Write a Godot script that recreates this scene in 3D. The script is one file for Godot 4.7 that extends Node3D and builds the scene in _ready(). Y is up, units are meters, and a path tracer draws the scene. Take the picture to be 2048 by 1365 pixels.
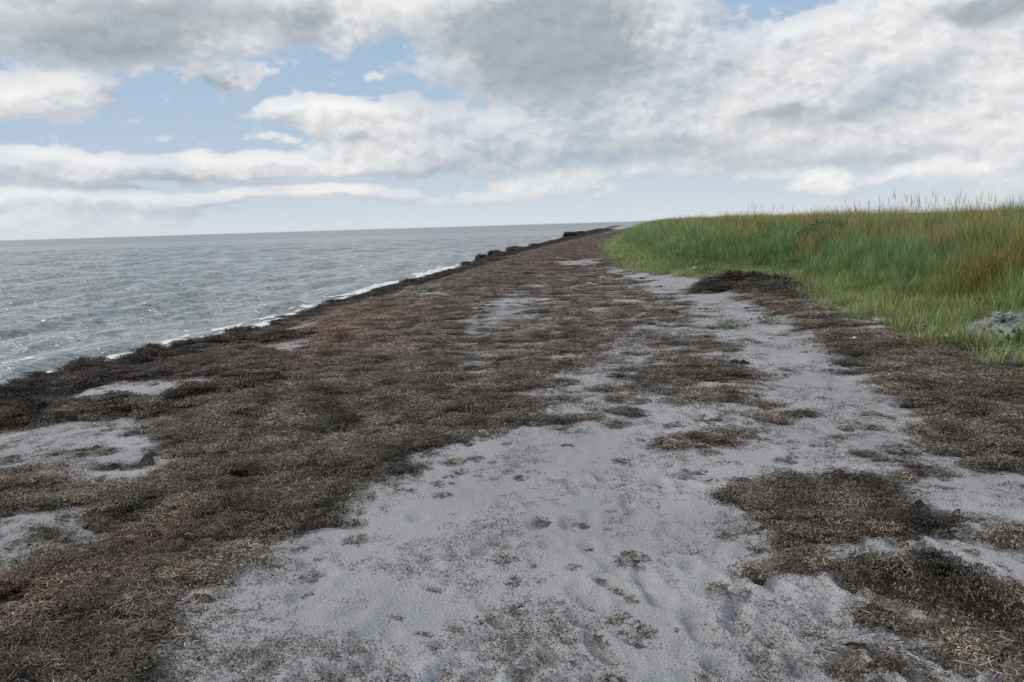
extends Node3D
# A beach: sand with seaweed cast ashore, a choppy sea on the left, a grassy low dune on the right.
# x is right, -z is ahead (d = -z is the distance ahead), y is up, metres; the eye stands at x = 0, d = 0.

const EYE := 1.65
const SEA_LEVEL := -0.55
const SHORE_D := [-30.0, 0.0, 5.0, 7.2, 8.6, 9.8, 11.35, 13.56, 16.1, 21.76, 29.3, 42.2, 83.2, 172.6, 400.0, 460.0]
const SHORE_X := [-14.0, -9.2, -8.2, -7.7, -7.4, -7.2, -7.05, -6.65, -6.03, -5.39, -4.18, -2.16, 4.37, 18.0, 52.0, 62.0]
const FOOT_D := [-30.0, 0.0, 8.0, 9.2, 14.3, 18.5, 20.5, 23.0, 27.0, 33.0, 54.0, 90.0, 172.0, 400.0, 460.0]
const FOOT_X := [3.0, 4.8, 5.3, 5.3, 5.7, 5.9, 5.6, 4.3, 4.3, 4.7, 7.0, 13.5, 31.0, 78.0, 90.0]
# outlines of the cast seaweed on the beach, as x, d pairs
const WRACK := [
	{"region": 0, "density": 0.86, "thick": 0.045, "outline": [-3.98, 2.19, -1.42, 2.30, -1.45, 2.68, -1.36, 3.25, -1.33, 3.69, -1.19, 4.02, -1.00, 4.42, -0.93, 5.29, -0.49, 5.61, 0.07, 6.28, -0.21, 7.47, -0.54, 8.56, -0.88, 10.84, -0.83, 13.75, -0.25, 18.59, 0.7, 25.8, 3.6, 50.6, 12.6, 107.7, 11.7, 137.8, 3.9, 73.7, -0.6, 52.7, -1.8, 30.9, -3.0, 21.2, -3.92, 16.17, -3.42, 12.38, -2.96, 9.49, -3.06, 7.90, -3.01, 7.02, -3.24, 6.70, -2.77, 5.86, -2.56, 5.22, -2.80, 4.89, -3.63, 5.25, -4.97, 5.57, -10.85, 6.95]},
	{"region": 0, "density": 1.0, "thick": 0.045, "outline": [-4.05, 12.30, -4.27, 17.18, -3.6, 21.5, -2.1, 20.6, -1.87, 14.18, -2.06, 11.07, -2.40, 9.51, -3.08, 10.11]},
	{"region": 0, "density": 0.22, "thick": 0.03, "outline": [-5.36, 7.16, -4.51, 6.60, -3.59, 6.53, -3.07, 6.33, -2.63, 5.23, -3.14, 5.02, -4.05, 5.35]},
	{"region": 1, "density": 1.0, "thick": 0.07, "outline": [-5.84, 6.86, -5.36, 7.16, -4.80, 7.04, -4.15, 6.90, -3.71, 6.92, -3.22, 6.97, -2.97, 7.53, -2.74, 8.21, -2.83, 9.28, -2.96, 10.93, -3.40, 11.73, -4.51, 12.45, -5.72, 13.58, -5.93, 12.15, -7.36, 13.29, -7.39, 11.64, -6.33, 9.45, -5.85, 7.83, -6.10, 7.17]},
	{"region": 2, "density": 0.6, "thick": 0.03, "outline": [-0.70, 17.53, -0.2, 28.6, 3.4, 32.8, 3.8, 27.0, 3.72, 18.58, 3.69, 15.04, 3.36, 12.83, 2.28, 12.63, 1.58, 11.75, 1.04, 9.09, 0.29, 8.15, 0.09, 6.28, -0.32, 7.27, -0.75, 8.31, -0.95, 10.85, -0.38, 13.64]},
	{"region": 2, "density": 0.98, "thick": 0.05, "outline": [0.7, 25.8, 3.6, 50.6, 12.6, 107.7, 27.2, 182.8, 48.0, 274.9, 8.1, 56.6, 6.2, 46.8, 4.2, 26.8, 3.0, 29.0]},
	{"region": 2, "density": 0.47, "thick": 0.025, "outline": [1.36, 12.53, 3.29, 12.71, 2.73, 8.96, 2.44, 7.81, 2.43, 6.89, 1.97, 6.30, 1.36, 6.37, 0.29, 6.25, 0.07, 6.28, -0.18, 7.25, 1.00, 9.27]},
	{"region": 2, "density": 0.95, "thick": 0.06, "outline": [1.40, 8.39, 2.11, 8.58, 2.77, 8.62, 2.63, 8.00, 2.04, 7.88, 1.41, 7.84]},
	{"region": 3, "density": 0.87, "thick": 0.045, "outline": [5.24, 18.01, 6.41, 19.08, 5.79, 14.41, 4.91, 11.10, 5.49, 9.56, 5.32, 7.90, 5.20, 6.15, 5.20, 3.69, 3.08, 2.10, 3.32, 3.31, 3.08, 4.49, 3.05, 4.89, 3.15, 5.48, 3.52, 6.45, 3.54, 7.52, 4.04, 9.85, 4.36, 12.44, 4.63, 15.24]},
	{"region": 3, "density": 0.36, "thick": 0.03, "outline": [2.43, 6.89, 3.44, 6.37, 3.15, 5.48, 2.94, 4.60, 2.73, 4.27, 2.28, 4.66, 2.17, 5.33, 0.96, 5.33, 1.02, 5.86]},
	{"region": 4, "density": 0.86, "thick": 0.035, "outline": [1.14, 4.63, 1.68, 4.92, 1.80, 5.07, 1.81, 4.76, 2.22, 4.67, 2.22, 4.23, 2.34, 3.99, 2.60, 3.77, 2.87, 3.62, 2.75, 3.45, 2.48, 3.59, 2.28, 3.69, 1.84, 3.58, 1.48, 3.60, 1.42, 3.44, 1.15, 3.63, 1.20, 3.87, 1.39, 4.07, 1.24, 4.40]},
	{"region": 5, "density": 0.86, "thick": 0.04, "outline": [1.63, 3.30, 1.77, 3.17, 1.87, 2.94, 2.05, 2.93, 2.38, 2.84, 2.17, 2.57, 1.85, 2.64, 1.69, 2.73, 1.54, 2.77, 1.32, 2.90, 1.48, 3.05]},
	{"region": 6, "density": 0.9, "thick": 0.04, "outline": [1.23, 2.72, 1.35, 2.70, 1.39, 2.58, 1.33, 2.58, 1.22, 2.65]},
	{"region": 7, "density": 0.9, "thick": 0.03, "outline": [0.74, 2.66, 0.81, 2.64, 0.80, 2.56, 0.71, 2.57]},
]
const GAPS := [
	{"density": 0.15, "outline": [-3.41, 4.46, -3.12, 4.47, -2.66, 4.52, -2.48, 4.23, -2.71, 4.11, -3.16, 4.10]},
	{"density": 0.1, "outline": [-3.06, 3.96, -2.81, 3.99, -2.62, 3.95, -2.55, 3.82, -2.94, 3.80]},
	{"density": 0.0, "outline": [-5.76, 9.03, -5.48, 9.85, -4.29, 9.37, -3.32, 8.75, -2.93, 7.99, -3.40, 7.50, -3.95, 7.35, -4.91, 8.10]},
	{"density": 0.25, "outline": [-0.87, 13.77, -0.26, 18.87, 0.50, 17.68, -0.07, 13.94, -0.48, 11.65, -0.73, 11.93]},
	{"density": 0.42, "outline": [-0.88, 10.39, -0.48, 11.65, -0.06, 10.03, -0.14, 7.95, -0.45, 8.34]},
	{"density": 0.2, "outline": [1.8, 35.4, 4.5, 35.4, 3.7, 29.7, 1.8, 30.5]},
	{"density": 0.5, "outline": [0.59, 15.76, 1.69, 16.48, 1.52, 13.91, 0.64, 12.70, 0.24, 13.48]},
	{"density": 0.2, "outline": [-6.78, 17.85, -6.2, 20.7, -4.10, 16.93, -2.80, 10.85, -3.53, 10.70, -4.86, 12.50]},
	{"density": 0.3, "outline": [-3.1, 22.0, -1.6, 21.1, -1.43, 18.16, -2.63, 18.32]},
	{"density": 0.62, "outline": [-1.00, 6.58, -0.57, 6.71, -0.29, 6.32, -0.77, 6.06]},
	{"density": 0.5, "outline": [-2.86, 3.68, -2.38, 3.82, -2.26, 3.69, -2.77, 3.56]},
]

# crests of the banks that the waves heaped up: x, d, height, half width
const CRESTS := [
	[-8.2, 6.2, 0.042, 0.4, -7.2, 7, 0.05, 0.4, -6.2, 7.7, 0.067, 0.4, -5.75, 8.5, 0.118, 0.45, -5.8, 9.3, 0.151, 0.5, -5.8, 9.9, 0.16, 0.5, -5.65, 10.5, 0.151, 0.55, -5.3, 11.2, 0.118, 0.45, -4.9, 12, 0.143, 0.5, -4.4, 12.4, 0.118, 0.45, -3.7, 12.3, 0.059, 0.4],
	[-4.9, 7.3, 0.08, 0.3, -4.7, 7.4, 0.07, 0.3, -4.5, 7.35, 0.05, 0.25, -3.4, 7.5, 0.05, 0.25, -2.8, 8.3, 0.05, 0.25],
	[-1.9, 46.0, 0.10, 0.8, -0.9, 52.0, 0.26, 0.9, 0.6, 58.0, 0.28, 0.9, 2.0, 66.0, 0.20, 0.9, 5.5, 84.0, 0.26, 1.2, 9.0, 105.0, 0.34, 1.6, 13.0, 130.0, 0.36, 2.0, 20.0, 172.0, 0.3, 2.5],
	[-4.9, 15.0, 0.05, 0.35, -4.7, 17.3, 0.07, 0.4, -4.4, 20.0, 0.07, 0.4, -4.1, 22.5, 0.08, 0.45, -3.5, 26.0, 0.10, 0.45, -2.6, 30.0, 0.10, 0.5, -1.6, 36.0, 0.12, 0.55, -0.9, 42.5, 0.22, 0.7],
	[4.55, 17.6, 0.10, 0.4, 5.1, 18.3, 0.20, 0.5, 5.75, 17.6, 0.18, 0.5, 5.6, 15.2, 0.08, 0.5],
	[1.6, 3.35, 0.05, 0.12, 1.85, 3.12, 0.07, 0.14, 2.3, 2.95, 0.06, 0.14],
	[2.45, 3.72, 0.05, 0.12, 2.9, 3.52, 0.06, 0.12],
]
const FOOTPRINTS := [0.32, 3.21, 0.43, 3.35, 0.59, 3.44, 0.96, 3.17, 0.91, 3.02, 1.00, 2.90, 0.75, 2.70, 1.05, 2.70, 0.73, 2.97, 0.32, 2.84, 1.34, 3.24, 1.49, 3.33, 2.04, 3.45, 2.12, 3.39, 0.58, 4.82, 0.91, 4.69, 1.3, 3.05, 1.15, 3.3, 2.3, 3.3, 2.5, 3.2]
# clouds in view: azimuth, elevation, half widths (degrees), weight; and where their undersides are grey
const COVER := [
	[-26.5, 13.75, 9.26, 2.89, 1.2], [-30.5, 8.88, 3.70, 1.56, 1.1], [-19.4, 14.39, 5.56, 1.85, 1.0], [-13.9, 14.70, 4.63, 1.93, 1.05],
	[-9.5, 14.74, 3.70, 1.48, 0.9], [-12.0, 12.83, 0.81, 0.96, 0.6], [-20.6, 12.39, 1.04, 1.33, 0.6], [-19.1, 10.45, 2.04, 1.11, 0.5],
	[-24.7, 10.43, 1.48, 0.44, 0.42], [3.0, 13.31, 8.52, 4.07, 1.3], [-4.4, 13.81, 2.59, 2.30, 0.95], [-2.0, 11.85, 1.85, 1.67, 0.7],
	[3.6, 9.03, 4.44, 2.22, 0.9], [12.0, 11.21, 4.44, 3.70, 1.1], [13.7, 9.48, 6.67, 2.96, 1.1], [19.0, 8.12, 11.11, 3.33, 1.0],
	[21.4, 10.41, 4.07, 2.59, 0.9], [29.6, 8.62, 7.41, 4.81, 1.1], [27.0, 11.26, 3.33, 1.85, 0.8], [31.5, 11.61, 4.07, 1.67, 1.1],
	[6.0, 6.20, 6.67, 1.85, 0.8], [24.0, 5.02, 12.59, 1.70, 0.85], [11.3, 6.64, 4.81, 0.96, 0.8], [32.1, 5.13, 3.33, 4.07, 0.9],
	[-13.0, 8.03, 5.00, 0.96, 1.0], [-7.9, 7.27, 5.56, 1.56, 1.0], [-1.1, 6.10, 6.30, 1.93, 1.1], [-8.3, 5.22, 5.56, 1.26, 0.9],
	[-25.7, 4.70, 9.63, 0.67, 1.0], [-30.2, 4.14, 5.19, 0.89, 0.95], [-16.0, 4.35, 8.15, 0.74, 0.9], [-24.4, 2.64, 11.11, 0.56, 0.9],
	[-14.8, 2.63, 8.89, 0.56, 1.0], [-29.7, 1.67, 9.63, 1.26, 0.6], [3.1, 2.81, 5.56, 1.26, 0.55], [-3.1, 1.92, 4.44, 0.44, 0.5],
	[21.7, 2.33, 2.59, 0.96, 1.0], [28.8, 2.50, 3.52, 0.81, 1.0], [18.1, 2.91, 1.85, 0.44, 0.6], [13.7, 3.79, 5.19, 0.74, 0.45],
	[-16.3, 6.10, 1.70, 0.33, 0.42], [-23.0, 6.35, 1.26, 0.22, 0.36], [-8.9, 11.03, 0.96, 0.33, 0.3], [-8.1, 9.29, 1.48, 0.26, 0.34],
]
const SHADE := [
	[-25.5, 12.25, 5.56, 1.67, 1.0], [-22.4, 14.20, 9.63, 1.67, 0.75], [-30.6, 12.68, 2.96, 1.48, 0.35], [-14.0, 13.72, 2.96, 1.48, 0.75],
	[-19.1, 10.29, 1.78, 0.89, 0.8], [3.3, 12.82, 7.78, 3.70, 1.7], [7.9, 11.47, 2.59, 2.59, 0.6], [-0.5, 13.42, 2.59, 2.22, 0.45],
	[3.3, 9.21, 2.59, 1.30, 0.45], [31.2, 12.21, 5.19, 1.04, 1.0], [19.3, 7.06, 3.52, 0.59, 0.75], [24.0, 6.60, 3.52, 0.44, 0.5],
	[29.8, 9.46, 3.33, 2.22, 0.3], [5.0, 5.38, 8.15, 1.48, 0.3], [13.7, 5.33, 8.15, 1.85, 0.4], [21.9, 4.03, 9.63, 1.48, 0.3],
	[17.0, 10.19, 5.56, 1.85, 0.2], [-23.4, 3.61, 9.63, 0.44, 0.55], [-10.2, 6.89, 1.11, 0.96, 0.5], [-5.6, 3.94, 6.30, 0.52, 0.4],
	[26.9, 7.73, 2.59, 1.33, 0.4], [-15.7, 7.63, 2.22, 0.52, 0.25], [23.6, 1.32, 11.11, 0.59, 0.3], [21.7, 2.33, 2.59, 0.89, -1.0],
	[28.8, 2.50, 3.52, 0.74, -1.0], [31.8, 6.92, 2.22, 3.33, -0.6], [-13.0, 8.56, 4.44, 0.52, -0.7], [-4.0, 7.72, 4.44, 0.52, -0.6],
	[-20.7, 2.89, 12.22, 0.52, -0.8], [-30.0, 8.91, 2.96, 1.11, -0.5], [13.0, 12.40, 3.33, 1.48, -0.5], [18.9, 12.19, 3.33, 1.11, -0.6],
	[27.6, 11.34, 2.96, 1.11, -0.6], [13.0, 6.55, 4.44, 0.44, -0.5], [-25.7, 5.01, 7.41, 0.44, -0.6], [1.7, 5.67, 2.22, 2.22, -0.4],
]

const ROWS := 640
const ROWS_BACK := 26
const COLS := 620
const D0 := 1.2
const D1 := 420.0

var sun: DirectionalLight3D
var sky_a: FastNoiseLite
var sky_b: FastNoiseLite
var sky_c: FastNoiseLite
var sky_d: FastNoiseLite
var ground_a: FastNoiseLite
var ground_b: FastNoiseLite
var ground_c: FastNoiseLite
var warp_a: FastNoiseLite
var warp_b: FastNoiseLite
var patch_a: FastNoiseLite
var patch_b: FastNoiseLite
var hue_a: FastNoiseLite
var polys := []
var gaps := []
var row_x := []        # per row: x of its vertices
var row_h := []        # sand height
var row_cover := []    # how far the outlines cover it
var row_region := []
var row_thick := []
var row_v := []        # > 0 where seaweed lies
var row_w := []        # height of the seaweed's top
var row_bulk := []
var shore_of := PackedFloat32Array()
var foot_of := PackedFloat32Array()
var taken := {}
var rng := RandomNumberGenerator.new()
var high := []
var low := []


func _ready() -> void:
	var cam := Camera3D.new()
	cam.name = "camera"
	cam.fov = 2.0 * rad_to_deg(atan(682.5 / 1547.0))
	cam.position = Vector3(0, EYE, 0)
	cam.basis = Basis(Vector3.RIGHT, deg_to_rad(-8.52)) * Basis(Vector3.BACK, deg_to_rad(-1.75))
	cam.near = 0.05
	cam.far = 20000.0
	add_child(cam)
	make_noises()
	var we := WorldEnvironment.new()
	we.name = "world_environment"
	var e := Environment.new()
	e.background_mode = Environment.BG_SKY
	e.tonemap_mode = Environment.TONE_MAPPER_LINEAR
	e.tonemap_exposure = 1.0
	e.sdfgi_enabled = true
	e.ssao_enabled = true
	e.ssil_enabled = true
	var pano := PanoramaSkyMaterial.new()
	pano.panorama = paint_sky()
	e.sky = Sky.new()
	e.sky.sky_material = pano
	we.environment = e
	add_child(we)
	sun = DirectionalLight3D.new()
	sun.name = "sun"
	sun.light_energy = 0.6
	sun.light_angular_distance = 14.0
	sun.light_color = Color(1.0, 0.95, 0.88)
	sun.shadow_enabled = true
	sun.look_at_from_position(Vector3.ZERO, -toward(-82.0, 44.0))
	add_child(sun)

	build_ground()
	build_sea()
	build_seaweed()
	build_clumps()
	build_tufts()
	build_grass()
	build_plants()


func toward(az: float, el: float) -> Vector3:
	var a := deg_to_rad(az)
	var b := deg_to_rad(el)
	return Vector3(sin(a) * cos(b), sin(b), -cos(a) * cos(b))


func noise(s: int, f: float, octaves := 1, type := FastNoiseLite.TYPE_SIMPLEX_SMOOTH) -> FastNoiseLite:
	var n := FastNoiseLite.new()
	n.seed = s
	n.noise_type = type
	n.frequency = f
	n.fractal_type = FastNoiseLite.FRACTAL_FBM if octaves > 1 else FastNoiseLite.FRACTAL_NONE
	n.fractal_octaves = octaves
	return n


func make_noises() -> void:
	sky_a = noise(11, 0.16, 6)
	sky_b = noise(12, 0.10, 3)
	sky_c = noise(13, 0.55, 5)
	sky_d = noise(14, 0.36, 4, FastNoiseLite.TYPE_CELLULAR)
	sky_d.cellular_return_type = FastNoiseLite.RETURN_DISTANCE
	sky_d.fractal_gain = 0.55
	ground_a = noise(21, 0.35, 2)
	ground_b = noise(22, 2.2, 2)
	ground_c = noise(23, 9.0, 2)
	warp_a = noise(31, 1.3, 4)
	warp_b = noise(32, 1.3, 4)
	patch_a = noise(33, 1.1, 5)
	patch_b = noise(34, 6.0, 3)
	hue_a = noise(35, 0.7, 3)


# ---------------------------------------------------------------- sky
func cloud_field(list: Array, a: float, e: float, flat := true) -> float:
	var s := 0.0
	for b in list:
		var p: float = (a - b[0]) / b[2]
		var q: float = (e - b[1]) / b[3]
		var r := p * p + q * q
		if r < 3.0:
			var v: float = b[4] * (exp(-r * r * 0.9) if flat else exp(-r * 1.3))
			s = s + v - minf(s, 1.0) * minf(v, 1.0)
	return s


func cloud_at(az: float, el: float, inside: float) -> Vector3:
	# how much cloud, and how its heaps rise
	var py := el * 1.7
	var wx := sky_b.get_noise_2d(az, py) * 2.4 + sky_c.get_noise_2d(az, py) * 0.5
	var wy := sky_b.get_noise_2d(az + 71.0, py - 33.0) * 0.8
	var b := 0.0
	if inside > 0.0:
		b = cloud_field(COVER, az + wx, el + wy)
	if inside < 1.0:
		var dir := toward(az, el)
		var f := 6.0 / (maxf(dir.y, 0.0) + 0.3)
		b = lerpf(clampf(0.58 + sky_a.get_noise_2d(dir.x * f * 1.6, dir.z * f * 1.6) * 1.7, 0.0, 1.2) * smoothstep(0.0, 3.0, el), b, inside)
	var fine := sky_c.get_noise_2d(az * 1.5 + 5.0, py * 1.5)
	var heap := 0.1 - sky_d.get_noise_2d(az + wx * 0.3 + fine * 0.8, py + fine * 0.5) * 1.1
	return Vector3(b + (heap - 0.5) * 0.6 + 0.03 + fine * 0.2, heap, fine)


func sky_color(az: float, el: float) -> Color:
	var y := maxf(sin(deg_to_rad(el)), 0.0)
	# clear air: bluer upwards, pale near the horizon
	var air := Vector3(0.55, 0.645, 0.735).lerp(Vector3(0.27, 0.44, 0.67), 1.0 - exp(-y * 4.6))
	air = air.lerp(Vector3(0.68, 0.72, 0.76), exp(-y * 20.0))
	var inside := smoothstep(46.0, 36.0, absf(az)) * smoothstep(21.0, 15.5, el)
	var here := cloud_at(az, el, inside)
	var lit := cloud_at(az - 0.55, el + 0.62, inside)
	var s := 0.0
	var wx := sky_b.get_noise_2d(az + 3.0, el * 1.7 + 8.0)
	if inside > 0.0:
		s = cloud_field(SHADE, az + wx * 2.2 + here.z * 1.2, el + wx * 0.7 + (here.y - 0.5) * 0.8, false)
	var dir := toward(az, el)
	var f := 6.0 / (y + 0.3)
	s = lerpf(clampf(0.4 + sky_a.get_noise_2d(dir.x * f * 1.3 + 40.0, dir.z * f * 1.3) * 1.4, 0.0, 1.0), s, inside)
	var dens := smoothstep(0.26, 0.54, here.x)
	dens *= 0.8 + 0.2 * smoothstep(0.6, 1.1, here.x)
	var relief := clampf((here.x - lit.x) * 2.8 + 0.12, -1.0, 1.0)
	var shade := clampf(s * 1.1 + here.z * 0.12 * s - 0.05, -0.8, 1.0)
	var big := sky_b.get_noise_2d(az * 0.6 + 10.0, el * 1.1)
	var bright := Vector3(0.725, 0.73, 0.75) + Vector3(0.14, 0.13, 0.11) * relief - Vector3(0.19, 0.155, 0.105) * clampf(0.22 + big * 1.8, 0.0, 1.0)
	bright = bright.lerp(Vector3(0.73, 0.75, 0.775), exp(-y * 26.0) * 0.7)
	bright += Vector3(0.10, 0.10, 0.085) * maxf(-shade, 0.0)
	var grey := Vector3(0.39, 0.435, 0.47) + Vector3(0.05, 0.05, 0.05) * relief
	var c := air.lerp(bright.lerp(grey, smoothstep(0.0, 1.0, shade)), dens)
	return Color(c.x, c.y, c.z)


func sky_high_row(i: int) -> void:
	var line := PackedFloat32Array()
	line.resize(1024 * 3)
	var el := 90.0 - (i + 0.5 + 760.0) / 2048.0 * 180.0
	for j in 1024:
		var c := sky_color((j + 0.5 - 512.0) / 4096.0 * 360.0, el)
		line[j * 3] = c.r
		line[j * 3 + 1] = c.g
		line[j * 3 + 2] = c.b
	high[i] = line.to_byte_array()


func sky_low_row(i: int) -> void:
	var line := PackedFloat32Array()
	line.resize(1024 * 3)
	var el := 90.0 - (i + 0.5) / 512.0 * 180.0
	for j in 1024:
		var c := sky_color(wrapf((j + 0.5) / 1024.0 * 360.0, -180.0, 180.0), el) if el > -1.0 else Color(0.3, 0.33, 0.35)
		line[j * 3] = c.r
		line[j * 3 + 1] = c.g
		line[j * 3 + 2] = c.b
	low[i] = line.to_byte_array()


func in_rows(f: Callable, n: int) -> void:
	WorkerThreadPool.wait_for_group_task_completion(WorkerThreadPool.add_group_task(f, n))


func paint_sky() -> ImageTexture:
	high.resize(276)
	low.resize(512)
	in_rows(sky_high_row, 276)
	in_rows(sky_low_row, 512)
	var lb := PackedByteArray()
	for r in low:
		lb.append_array(r)
	var hb := PackedByteArray()
	for r in high:
		hb.append_array(r)
	var im := Image.create_from_data(1024, 512, false, Image.FORMAT_RGBF, lb)
	im.resize(4096, 2048, Image.INTERPOLATE_BILINEAR)
	var sharp := Image.create_from_data(1024, 276, false, Image.FORMAT_RGBF, hb)
	im.blit_rect(sharp, Rect2i(512, 0, 512, 276), Vector2i(0, 760))
	im.blit_rect(sharp, Rect2i(0, 0, 512, 276), Vector2i(3584, 760))
	high.clear()
	low.clear()
	return ImageTexture.create_from_image(im)


# ---------------------------------------------------------------- small tools
func numbered(n: String) -> String:
	if not taken.has(n):
		taken[n] = 0
		return n
	taken[n] += 1
	return "%s_%03d" % [n, taken[n]]


func tag(o: Node3D, label: String, category := "", group := "", kind := "") -> void:
	if label:
		o.set_meta("label", label)
	if category:
		o.set_meta("category", category)
	if group:
		o.set_meta("group", group)
	if kind:
		o.set_meta("kind", kind)


func put(called: String, m: Mesh, mat: Material, parent: Node = self) -> MeshInstance3D:
	var o := MeshInstance3D.new()
	o.name = numbered(called) if parent == self else called
	o.mesh = m
	o.material_override = mat
	parent.add_child(o, true)
	return o


func base(called: String, at: Vector3, turn := 0.0) -> Node3D:
	var o := Node3D.new()
	o.name = numbered(called)
	o.position = at
	o.rotation.y = turn
	add_child(o)
	return o


func many(called: String, m: Mesh, mat: Material, where: Array, tints: Array, parent: Node = self) -> MultiMeshInstance3D:
	var mm := MultiMesh.new()
	mm.transform_format = MultiMesh.TRANSFORM_3D
	mm.use_colors = true
	mm.mesh = m
	mm.instance_count = where.size()
	for i in where.size():
		mm.set_instance_transform(i, where[i])
		mm.set_instance_color(i, tints[i])
	var o := MultiMeshInstance3D.new()
	o.name = numbered(called) if parent == self else called
	o.multimesh = mm
	o.material_override = mat
	o.set_meta("kind", "stuff")
	parent.add_child(o, true)
	return o


func along(xs: Array, ys: Array, q: float) -> float:
	var n := xs.size()
	if q <= xs[0]:
		return ys[0]
	for i in n - 1:
		if q < xs[i + 1]:
			return lerpf(ys[i], ys[i + 1], (q - xs[i]) / (xs[i + 1] - xs[i]))
	return ys[n - 1]


func soft(xs: Array, ys: Array, q: float) -> float:
	var w := 0.6 + maxf(q, 0.0) * 0.05
	return (along(xs, ys, q - w) + along(xs, ys, q + w) + 2.0 * along(xs, ys, q)) * 0.25


func shore(d: float) -> float:
	return soft(SHORE_D, SHORE_X, d)


func foot(d: float) -> float:
	return soft(FOOT_D, FOOT_X, d)


func dist_of(r: float) -> float:
	if r < ROWS_BACK:
		return lerpf(-3.0, D0, r / ROWS_BACK)
	return D0 * pow(D1 / D0, (r - ROWS_BACK) / (ROWS - 1 - ROWS_BACK))


func row_at(d: float) -> float:
	if d < D0:
		return clampf((d + 3.0) / (D0 + 3.0), 0.0, 1.0) * ROWS_BACK
	return ROWS_BACK + log(d / D0) / log(D1 / D0) * (ROWS - 1 - ROWS_BACK)


func left_of(d: float) -> float:
	return maxf(-(0.72 * maxf(d, 2.5) + 3.2), shore(d) - 5.0)


func right_of(d: float) -> float:
	return minf(0.72 * maxf(d, 2.5) + 4.0, foot(d) + 14.0)


func sample(rows: Array, x: float, d: float) -> float:
	var r := clampf(row_at(d), 0.0, ROWS - 1.001)
	var i := int(r)
	var a := left_of(d)
	var c := clampf((x - a) / (right_of(d) - a) * (COLS - 1), 0.0, COLS - 2.001)
	var j := int(c)
	var f := c - j
	var g := r - i
	return lerpf(lerpf(rows[i][j], rows[i][j + 1], f), lerpf(rows[i + 1][j], rows[i + 1][j + 1], f), g)


func ground(x: float, d: float) -> float:
	return sample(row_h, x, d)


func on_ground(x: float, d: float, sink := 0.0) -> Vector3:
	return Vector3(x, maxf(sample(row_h, x, d), sample(row_w, x, d)) - sink, -d)


func texture(n: FastNoiseLite, size: int, colors: Array, as_normal := false, strength := 4.0) -> NoiseTexture2D:
	var t := NoiseTexture2D.new()
	t.width = size
	t.height = size
	t.seamless = true
	t.seamless_blend_skirt = 0.03
	t.noise = n
	t.as_normal_map = as_normal
	t.bump_strength = strength
	if colors:
		var g := Gradient.new()
		g.offsets = PackedFloat32Array(range(colors.size()).map(func(i): return i / float(colors.size() - 1)))
		g.colors = PackedColorArray(colors)
		t.color_ramp = g
	return t


func grid_mesh(pos: PackedVector3Array, col: PackedColorArray, idx: PackedInt32Array) -> ArrayMesh:
	var arr := []
	arr.resize(Mesh.ARRAY_MAX)
	arr[Mesh.ARRAY_VERTEX] = pos
	arr[Mesh.ARRAY_COLOR] = col
	arr[Mesh.ARRAY_INDEX] = idx
	var st := SurfaceTool.new()
	st.create_from_arrays(arr)
	st.generate_normals()
	return st.commit()


# ---------------------------------------------------------------- the beach
func even(d: float) -> float:
	# distance that runs slower far off, where only the larger patches are still seen
	return d if d < 20.0 else 20.0 + 20.0 * log(d / 20.0)


func ground_row(r: int) -> void:
	var d := dist_of(r)
	var a := left_of(d)
	var b := right_of(d)
	var sh := shore_of[r]
	var ft := foot_of[r]
	var xs := PackedFloat32Array()
	var hs := PackedFloat32Array()
	var cs := PackedFloat32Array()
	var rs := PackedInt32Array()
	var ts := PackedFloat32Array()
	xs.resize(COLS)
	hs.resize(COLS)
	cs.resize(COLS)
	rs.resize(COLS)
	ts.resize(COLS)
	var fine := smoothstep(16.0, 7.0, d)
	var s := clampf(d / 20.0, 1.0, 4.0)
	var dn := even(d)
	for j in COLS:
		var x := lerpf(a, b, j / float(COLS - 1))
		var u := x - sh
		var h := SEA_LEVEL
		if u > 0.0:
			var t := minf(u / 4.2, 1.0)
			h += 0.55 * (1.0 - pow(1.0 - t, 1.6))
		else:
			h += maxf(u * 0.13, -0.8)
		var v := x - ft
		h += 0.1 * smoothstep(-2.0, 0.0, v) + (1.09 + 0.24 * ground_a.get_noise_2d(x * 1.3, d * 0.8)) * smoothstep(-0.2, 4.0, v)
		h += ground_a.get_noise_2d(x, d) * 0.035
		h += ground_b.get_noise_2d(x, d) * 0.012 * smoothstep(40.0, 15.0, d)
		if fine > 0.0:
			h += ground_c.get_noise_2d(x, d) * 0.004 * fine
		var wx := x + warp_a.get_noise_2d(x / s * 1.4, dn * 1.7) * (0.1 + 0.016 * d)
		var wd := d + warp_b.get_noise_2d(x / s * 1.4, dn * 1.7) * (0.12 + 0.03 * d)
		var best := 0.0
		var region := -1
		var thick := 0.05
		var q := Vector2(wx, wd)
		for p in polys:
			if p.density > best and p.box.has_point(q) and Geometry2D.is_point_in_polygon(q, p.outline):
				best = p.density
				region = p.region
				thick = p.thick
		var edge := wx - sh
		var strip := smoothstep(23.0, 28.0, d) * smoothstep(47.0, 41.0, d)
		if d > 11.5 and edge > 0.6 + 0.6 * smoothstep(14.0, 17.0, d) * smoothstep(26.0, 22.0, d) + 0.9 * strip and edge < 1.6 + d * 0.012 and best < 0.8:
			best = 0.8
			region = 1
			thick = 0.07
		elif region >= 0:
			for g in gaps:
				if g.density < best and g.box.has_point(q) and Geometry2D.is_point_in_polygon(q, g.outline):
					best = g.density
		xs[j] = x
		hs[j] = h
		cs[j] = best
		rs[j] = region
		ts[j] = thick
	row_x[r] = xs
	row_h[r] = hs
	row_cover[r] = cs
	row_region[r] = rs
	row_thick[r] = ts


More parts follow.
